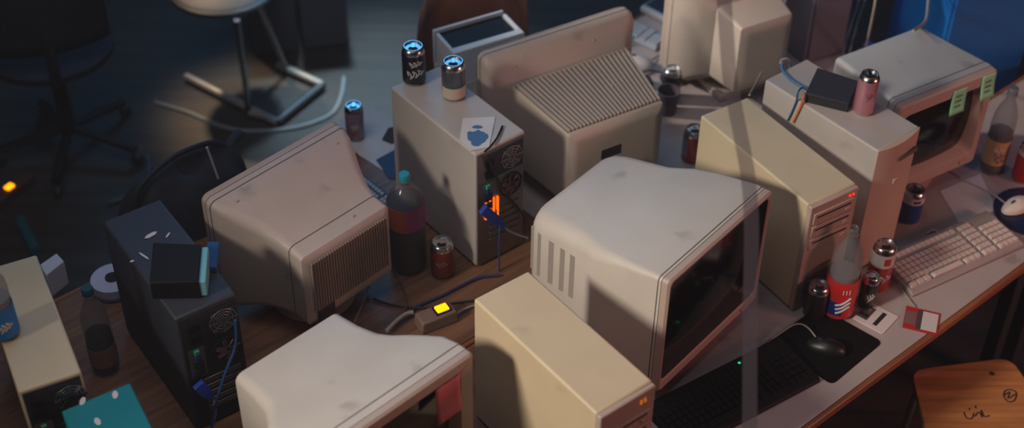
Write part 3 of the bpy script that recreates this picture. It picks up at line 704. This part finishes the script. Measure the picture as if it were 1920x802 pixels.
cable('white hooked cord on the pale desk behind the keyboard', [(1738, 437, .004), (1748, 431, .012), (1756, 432, .014), (1764, 440, .004)], .0026, plastic('white_cord', (200, 190, 186), dirt=0))
cable('grey cord trailing from the keyboard corner', [(1680, 520, .006), (1690, 540, .005), (1705, 562, .004), (1716, 576, .004)], .0028, CGREY)
cable('pale cable lying on the floor before the sled chair', [(290, 192, -.735), (350, 210, -.735), (420, 238, -.735), (480, 246, -.735), (560, 238, -.735), (620, 215, -.735), (640, 180, -.735), (645, 145, -.735)], .008, mat('floor_cable', (150, 160, 164), .5))
cable('dark cable coiled on the floor by the office chair', [(205, 380, -.73), (240, 368, -.73), (268, 345, -.73), (280, 315, -.73), (276, 292, -.73)], .01, mat('slate_cable', (64, 84, 98), .5))
cable('white cord rising behind the grey monitor, nearest the blue panel', [(1712, 58, .43), (1735, 40, .36), (1740, 10, .3), (1742, -20, .3)], .005, CGREY)
cable('grey cord hanging in the dark behind the grey monitor', [(1618, 112, .004), (1630, 60, .22), (1640, 10, .36), (1643, -20, .4)], .004, CGREY)
for i, dx in enumerate((0, 12)):
    cable(['grey cord of a pair leading up to the blue plug, outer one', 'grey cord of a pair leading up to the blue plug, inner one'][i], [(1576 + dx, 122, .004), (1584 + dx, 85, .02), (1598 + dx * .9, 40, .02), (1610 + dx * .9, 5, .03), (1614 + dx * .9, -20, .03)], .003, CGREY)
t = thing('cable_plug', 'blue topped orange plug block in the dark behind the grey monitor', 'plug', at(1622, 104, 0), R(30))
MB().box((0, 0, .012), (.05, .035, .024)).build('block', mat('plug_orange', (170, 84, 56), .5), t, bev=.004)
MB().box((.008, 0, .036), (.034, .03, .024)).build('cap', mat('plug_blue', (30, 64, 140), .5), t, bev=.006)

# ------------------------------------------------------------------ clutter behind the ribbed monitor
t = thing('printer', 'white printer with an open dark tray behind the cans on the grey tower', 'printer', Vector((*at(897, 58, .3).xy, TZ)), R(29))
Lx, Ly, hh = .25, .15, .3
MB().box((0, 0, hh * .3), (Lx, Ly, hh * .6)).build('body', plastic('printer_white', (190, 192, 196), dirt=.1), t, bev=.006)
fr = MB()
fr.box((0, -Ly / 2 + .014, hh * .795), (Lx, .028, hh * .41)); fr.box((0, Ly / 2 - .006, hh * .795), (Lx, .012, hh * .41))
for sx in (-1, 1): fr.box((sx * (Lx / 2 - .006), .0, hh * .795), (.012, Ly - .05, hh * .41))
fr.build('tray_rim', plastic('rim_white', (200, 206, 214), dirt=0), t, bev=.003)
MB().box((0, .008, hh * .78), (Lx - .026, Ly - .042, hh * .36)).build('paper_slot', BLACK, t)  # black block standing in for the shade inside the tray
keyboard('pale keyboard half hidden behind the ribbed monitor', at(1190, 64), R(-40), .24, .085, plastic('kb_blue_grey', (150, 158, 170), dirt=0), plastic('kb_keys', (170, 178, 188), dirt=0))
t = thing('notebook_computer', 'flat dark notebook with a pale rim behind the small-backed monitor', 'notebook', at(1199, 22) + Vector((math.cos(R(-44)), math.sin(R(-44)), 0)) * .15 + Vector((-math.sin(R(-44)), math.cos(R(-44)), 0)) * .11, R(-44))
MB().box((0, 0, .012), (.30, .22, .024)).build('case', plastic('nb_rim', (176, 182, 192), dirt=0), t, bev=.006)
MB().box((0, .004, .0255), (.28, .19, .004)).build('panel', mat('nb_dark', (34, 46, 58), .4), t)
mouse('pale mouse beside the ribbed monitor corner', at(1197, 122), R(60), plastic('mouse_grey', (176, 170, 170), dirt=0), CBLACK, [at(1222, 112, .01), at(1238, 104, .006), at(1262, 98, .006), at(1290, 92, .006)])
t = thing('headphones', 'dark headphones lying between the ribbed and small-backed monitors', 'headphones', at(1226, 150), R(20))
ring_ = [(.05 * math.cos(k * PI / 10), .045 * math.sin(k * PI / 10), .012) for k in range(-1, 12)]
MB().tube(ring_, .006, 8, 3).build('headband', mat('hp_band', (96, 106, 116), .4), t)
for sx in (-1, 1): MB().lathe([(0, 0), (.03, 0), (.034, .012), (.028, .026), (0, .028)], 24, (sx * .048, -.02, 0)).build('ear_cup', DARK, t)
t = thing('bottle_cap', 'cyan bottle cap behind the pale mouse', 'cap', at(1184, 72), 0)
t['category'] = 'bottle cap'
MB().lathe([(0, .02), (.018, .02), (.021, .017), (.021, 0), (.019, 0)], 24).build('cap', mat('cyan_lid', (60, 170, 200), .4), t)
t = thing('paper_cup', 'dark paper cup in shadow left of the black can', 'cup', at(1250, 210), 0)
MB().lathe([(0, .0), (.028, 0), (.036, .085), (.038, .088), (.035, .088), (.03, .01), (0, .008)], 30).build('cup', mat('cup_dark', (84, 76, 84), .6), t)

# keyboard fragment by the grooved monitor
keyboard('slate keyboard with pale keys half hidden behind the beige grooved monitor', at(684, 374), R(-48), .32, .11, mat('kb_slate', (44, 56, 76), .5), mat('kb_pale', (150, 160, 172), .5))

# black bag and white rod behind the grooved monitor
bag = thing('black_bag', 'slumped black fabric bag behind the dark slate tower', 'bag', at(350, 400, 0), R(40))
def bf(a, b):
    th = a * 2 * PI; ph = b * PI / 2
    k = 1 + .1 * math.sin(3 * th + 1) * math.cos(ph) + .06 * math.sin(7 * th)
    return (.2 * k * math.cos(th) * math.cos(ph) ** .6, .115 * k * math.sin(th) * math.cos(ph) ** .6, (.185) * math.sin(ph) ** .8 * (1 + .12 * math.sin(2 * th + .6)))
FAB = mat('black_fabric', (36, 42, 54), .85, noise=.25, nscale=25)
MB().grid(bf, 40, 14).build('body', FAB, bag)
MB().tube([(-.16, -.02, .1), (-.14, -.04, .2), (-.02, -.03, .245), (.12, .0, .21), (.17, .02, .14)], .012, 8, 5, .5).build('strap', mat('strap_grey', (62, 68, 80), .7), bag)
MB().tube([(.15, .02, .11), (.2, .05, .14), (.25, .085, .13)], .018, 8, 4, .7).build('handle', FAB, bag)
tag(MB().tube([at(388, 276, .36), at(409, 334, .25)], .0035, 8, 0).build('drinking_straw', mat('straw_white', (196, 200, 206), .4)), 'thin white straw sticking up behind the beige grooved monitor', 'straw')

# ------------------------------------------------------------------ floor furniture
FZ = -TZ
def onfloor(px, py): return at(px, py, FZ)
# wooden seat chair at the lower right
zs = -.29
cs = [at(1705, 692, zs), at(1895, 668, zs), at(1985, 800, zs), at(1745, 850, zs)]
ctr = sum(cs, Vector()) / 4
ch = thing('wooden_chair', 'worn plywood chair with doodles on its seat, below the desk edge', 'chair', Vector((ctr.x, ctr.y, 0)), 0)
sp = rounded([Vector((p.x - ctr.x, p.y - ctr.y, 0)) for p in cs], .05)
st = MB().prism([(p.x, p.y) for p in sp], TZ + zs - .016, TZ + zs).build('seat', PLY, ch, bev=.005)
for q in cs:
    q2 = (q - ctr) * .8
    MB().tube([(q2.x, q2.y, TZ + zs - .017), (q2.x * 1.12, q2.y * 1.12, 0)], .012, 10, 0).build('leg', CHROME, ch)
def doodle(pts, r=.0022):
    P = [at(x, y, zs + .001) for x, y in pts]
    MB().tube([(p.x - ctr.x, p.y - ctr.y, TZ + zs + .0005) for p in P], r, 6, 4, .4).build('doodle', INK, ch)
doodle([(1808, 772), (1812, 782), (1822, 784), (1826, 774)]); doodle([(1818, 764), (1818, 768)]); doodle([(1829, 760), (1830, 765)])
doodle([(1828, 780), (1836, 772), (1842, 782), (1840, 768), (1846, 780), (1856, 778)])
doodle([(1882, 742), (1885, 732), (1896, 730), (1906, 736), (1902, 750), (1890, 752), (1882, 742)]); doodle([(1884, 740), (1894, 734), (1890, 746), (1904, 738)])
q = at(1860, 700, zs) - ctr
MB().lathe([(0, TZ + zs + .0008), (.008, TZ + zs + .0006), (.0085, TZ + zs)], 14, (q.x, q.y, 0)).build('bolt_head', mat('bolt_dark', (70, 44, 30), .5), ch)
cx2 = at(1985, 800, zs) - ctr
# plywood backed chair behind the printer
pc = at(868, 50, .08)
ch = thing('plywood_chair', 'chair with a curved brown plywood back behind the white printer', 'chair', Vector((pc.x, pc.y, 0)), R(28))
def sb(a, b):
    x = (a * 2 - 1) * .215
    return (x * (1 - .12 * (b ** 4)), .10 * (a * 2 - 1) ** 2 * -1 + .04 - .03 * b, TZ - .30 + .60 * b - .05 * (abs(a * 2 - 1) ** 3) * b)
MB().grid(sb, 16, 8).build('backrest', PLYD, ch, solid=.012)
MB().box((0, -.02 - .18, .44), (.4, .38, .016)).build('seat', PLYD, ch, bev=.008)
for sx in (-1, 1):
    for y in (.0, -.34):
        MB().tube([(sx * .17, y, .435), (sx * .19, y + (.03 if y == 0 else -.02), 0)], .012, 8, 0).build('leg', CHROME, ch)
    MB().tube([(sx * .17, .0, .44), (sx * .19, .06, .6), (sx * .17, .06, .75)], .01, 8, 4).build('back_post', CHROME, ch)
# sled chair on the floor
A_, B_, C2, D2 = onfloor(520, 236), onfloor(606, 166), onfloor(350, 150), onfloor(522, 128)
c = (A_ + D2) / 2; c.z = 0
ch = thing('sled_chair', 'metal sled-base chair standing on the dark floor, round seat above', 'chair', c, 0)
def rel(p, z): return (p.x - c.x, p.y - c.y, z)
SLED = mat('sled_steel', (170, 166, 160), .4, metal=.3)
MB().tube([rel(C2, .02), rel(A_, .02)], .018, 10, 0, .8).build('sled_runner', SLED, ch)
MB().tube([rel(D2, .02), rel(B_, .02)], .018, 10, 0, .8).build('sled_runner', SLED, ch)
MB().tube([rel(A_, .02), rel(B_, .02)], .018, 10, 0, .8).build('cross_bar', mat('sled_dark', (80, 84, 92), .45, metal=.4), ch)
foot = onfloor(468, 218); ltop = at(444, 38, -.28)
MB().tube([rel(foot, .02), rel(ltop, .46)], .0135, 10, 0).build('leg', CHROME, ch)
f2 = D2 + (B_ - D2) * .2
sc = at(418, -24, -.27)
MB().tube([rel(f2, .02), rel(Vector((sc.x + .1, sc.y + .05, 0)), .452)], .0135, 10, 0).build('leg', CHROME, ch)
MB().tube([rel(foot, .02), rel(A_ + (C2 - A_) * .12, .02)], .017, 8, 0).build('leg_socket', SLED, ch)
MB().lathe([(0, .0), (.19, 0), (.2, .01), (.2, .028), (.19, .035), (0, .036)], 40, (sc.x - c.x, sc.y - c.y, .45)).build('seat', mat('seat_grey', (66, 60, 56), .55), ch, bev=.003)
MB().lathe([(.2, .004), (.212, .01), (.212, .026), (.2, .032)], 40, (sc.x - c.x, sc.y - c.y, .45)).build('seat_rim', CHROME, ch)
# boxes under the far desk
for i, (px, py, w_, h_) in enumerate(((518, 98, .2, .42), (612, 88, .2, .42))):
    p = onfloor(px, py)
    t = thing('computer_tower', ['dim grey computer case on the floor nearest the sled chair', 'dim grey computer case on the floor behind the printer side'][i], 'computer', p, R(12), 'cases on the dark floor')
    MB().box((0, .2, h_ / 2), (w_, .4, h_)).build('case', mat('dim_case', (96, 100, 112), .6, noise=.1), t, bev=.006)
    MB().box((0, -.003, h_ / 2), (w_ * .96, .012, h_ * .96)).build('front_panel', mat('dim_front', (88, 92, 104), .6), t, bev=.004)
# office chair in the dark at the left
p = onfloor(150, 320)
ch = thing('office_chair', 'black office chair in the dark behind the desks', 'chair', Vector((p.x - .05, p.y + .12, 0)), R(200))
MB().lathe([(0, .47), (.2, .46), (.235, .48), (.24, .51), (.2, .53), (0, .535)], 36).build('seat', FAB, ch)
MB().lathe([(0, .1), (.03, .1), (.028, .46), (0, .46)], 16).build('gas_column', DARK, ch)
for k in range(5):
    a = 2 * PI / 5 * k
    lg = MB().tube([(.02 * math.cos(a), .02 * math.sin(a), .12), (.28 * math.cos(a), .28 * math.sin(a), .075)], .02, 8, 0, .7).build('base_arm', BLACK, ch)
    w = MB(); w.lathe([(0, -.012), (.022, -.012), (.026, -.006), (.026, .006), (.022, .012), (0, .012)], 18, M=Matrix.Translation((.28 * math.cos(a), .28 * math.sin(a), .026)) @ Matrix.Rotation(a, 4, 'Z') @ Matrix.Rotation(PI / 2, 4, 'X'))
    w.build('caster', DARK, lg)
def obk(a, b):
    x = (a * 2 - 1) * .21
    return (x, .22 - .06 * (a * 2 - 1) ** 2 + .03 * b, .62 + .4 * b)
MB().grid(obk, 10, 8).build('backrest', FAB, ch, solid=.05)
MB().tube([(0, .05, .46), (0, .24, .5), (0, .25, .7)], .02, 8, 4).build('back_support', DARK, ch)
# floor power strip with an orange light
p = onfloor(22, 366)
t = thing('power_strip', 'power strip with a tiny orange light on the dark floor at left', 'power strip', p, R(60))
MB().box((0, 0, .02), (.22, .06, .04)).build('housing', mat('strip_dark', (84, 60, 60), .5), t, bev=.006)
MB().box((0, 0, .043), (.034, .026, .01)).build('rocker_switch', AMBER, t, bev=.004)
# teal pole beside the white box
tag(MB().tube([onfloor(40, 420) + Vector((0, 0, .02)), onfloor(70, 480) + Vector((0, 0, .02))], .022, 10, 0).build('teal_tube', mat('teal_tube', (24, 96, 108), .5)), 'teal tube lying on the floor behind the white box', 'tube')
# tilted desk at the top-left corner
p = at(5, 5, 0)
t = thing('desk', 'pale desk corner far away at the upper left', 'desk', Vector((p.x - .62, p.y + .3, 0)), R(35))
MB().box((0, 0, TZ - .015), (1.2, .7, .03)).build('tabletop', LAM, t, bev=.003)
for sx in (-1, 1):
    for sy in (-1, 1): MB().box((sx * .54, sy * .3, (TZ - .03) / 2), (.04, .04, TZ - .03)).build('leg', DARK, t)
# blue cabinet at the upper right
p = at(1740, 60, .25)
t = thing('storage_locker', 'narrow blue metal locker beyond the grey monitor', 'locker', Vector((p.x + .22, p.y + .36, 0)), R(14))
BLU = mat('blue_enamel', (2, 88, 158), .4, noise=.1, nscale=4)
MB().box((0, 0, .68), (.32, .36, 1.36)).build('body', BLU, t, bev=.006)
d = MB().box((0, -.187, .69), (.305, .012, 1.3)).build('door', BLU, t, bev=.003)
MB().tube([(.12, -.19, .98), (.12, -.21, 1.0), (.12, -.21, 1.06), (.12, -.19, 1.08)], .005, 8, 3).build('handle', CHROME, d)
for k in range(4): MB().box((0, -.1945, 1.1 + .025 * k), (.2, .003, .006)).build('vent_slot', HOLE, d)
# dark chest behind the small-backed monitor
p = at(1520, 105, 0)
t = thing('computer_tower', 'dark computer tower in shadow right of the small-backed monitor', 'computer', Vector((p.x - .03, p.y + .12, TZ)), R(28), 'computer towers on the desks')
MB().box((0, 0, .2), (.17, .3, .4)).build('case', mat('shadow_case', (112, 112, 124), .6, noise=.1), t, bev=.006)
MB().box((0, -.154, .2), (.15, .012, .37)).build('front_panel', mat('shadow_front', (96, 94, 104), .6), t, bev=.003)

# translucent strip set along camera rays
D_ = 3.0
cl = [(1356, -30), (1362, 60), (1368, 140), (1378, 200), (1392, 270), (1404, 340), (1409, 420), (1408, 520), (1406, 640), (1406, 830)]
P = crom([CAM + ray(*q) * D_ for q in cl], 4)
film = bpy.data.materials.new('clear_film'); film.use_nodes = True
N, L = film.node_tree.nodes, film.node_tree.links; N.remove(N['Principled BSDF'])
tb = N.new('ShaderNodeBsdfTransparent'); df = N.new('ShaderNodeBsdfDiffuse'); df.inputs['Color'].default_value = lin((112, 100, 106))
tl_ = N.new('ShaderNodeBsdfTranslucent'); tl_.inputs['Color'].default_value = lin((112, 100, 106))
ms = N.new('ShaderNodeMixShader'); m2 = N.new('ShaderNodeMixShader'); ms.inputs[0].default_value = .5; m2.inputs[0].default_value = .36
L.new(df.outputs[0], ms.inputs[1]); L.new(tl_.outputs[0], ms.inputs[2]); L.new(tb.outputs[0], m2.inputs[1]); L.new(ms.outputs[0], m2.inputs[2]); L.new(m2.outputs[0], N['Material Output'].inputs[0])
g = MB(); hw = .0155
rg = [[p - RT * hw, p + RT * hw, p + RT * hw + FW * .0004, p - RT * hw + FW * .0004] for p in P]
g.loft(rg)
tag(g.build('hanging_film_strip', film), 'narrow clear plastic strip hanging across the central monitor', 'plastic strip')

# ------------------------------------------------------------------ light
def light(kind, name, loc, target, energy, color, **k):
    d = bpy.data.lights.new(name, kind); d.energy = energy; d.color = color
    for a, v in k.items(): setattr(d, a, v)
    o = bpy.data.objects.new(name, d); COL.objects.link(o); o.location = loc
    o.rotation_euler = (Vector(target) - Vector(loc)).to_track_quat('-Z', 'Y').to_euler()
    return o
light('SPOT', 'key_lamp', (-3.5, .1, 3.9), (.8, 2.65, 1.0), 980, (1, .89, .76), spot_size=R(31), spot_blend=1, shadow_soft_size=.42)
light('SPOT', 'side_lamp', (-3.0, 4.15, 2.95), (.6, 4.02, 1.05), 680, (1, .9, .8), spot_size=R(16), spot_blend=1, shadow_soft_size=.1)
light('AREA', 'ceiling_lamp', (-.7, 2.3, 4.2), (-.1, 2.9, .7), 25, (.93, .9, 1), shape='RECTANGLE', size=2.4, size_y=1.8)
light('AREA', 'red_lamp', (3.9, 1.6, 1.8), (1.0, 3.05, .8), 35, (1, .41, .35), shape='DISK', size=.8)
light('AREA', 'blue_window', (-.8, 7.2, 3.4), (-.1, 3.6, .8), 32, (.1, .5, 1), shape='RECTANGLE', size=2.0, size_y=1.4)
light('SPOT', 'teal_lamp', (-1.0, 6.6, 3.6), (-.5, 4.92, 0), 800, (.62, .86, 1), spot_size=R(22), spot_blend=1, shadow_soft_size=.2)
light('SPOT', 'warm_floor_lamp', (-2.0, 6.2, 2.6), onfloor(475, 222), 330, (1, .74, .5), spot_size=R(16), spot_blend=1, shadow_soft_size=.1)
light('SPOT', 'desk_lamp', (2.2, 1.6, 1.7), (1.45, 2.75, .4), 6, (1, .52, .26), spot_size=R(60), spot_blend=1, shadow_soft_size=.1)  # warm spot aimed at the plywood chair seat
W = bpy.data.worlds.new('world'); S.world = W; W.use_nodes = True
N, L = W.node_tree.nodes, W.node_tree.links
N['Background'].inputs[0].default_value = (.13, .13, .17, 1); N['Background'].inputs[1].default_value = .1
vs = N.new('ShaderNodeVolumeScatter'); vs.inputs['Density'].default_value = .006; vs.inputs['Color'].default_value = (.9, .92, 1, 1)
L.new(vs.outputs[0], N['World Output'].inputs['Volume'])      # smoky air

S.view_settings.view_transform = 'Standard'; S.view_settings.look = 'None'; S.view_settings.gamma = 1; S.view_settings.exposure = 0
S.view_settings.use_curve_mapping = False
S.cycles.use_denoising = True
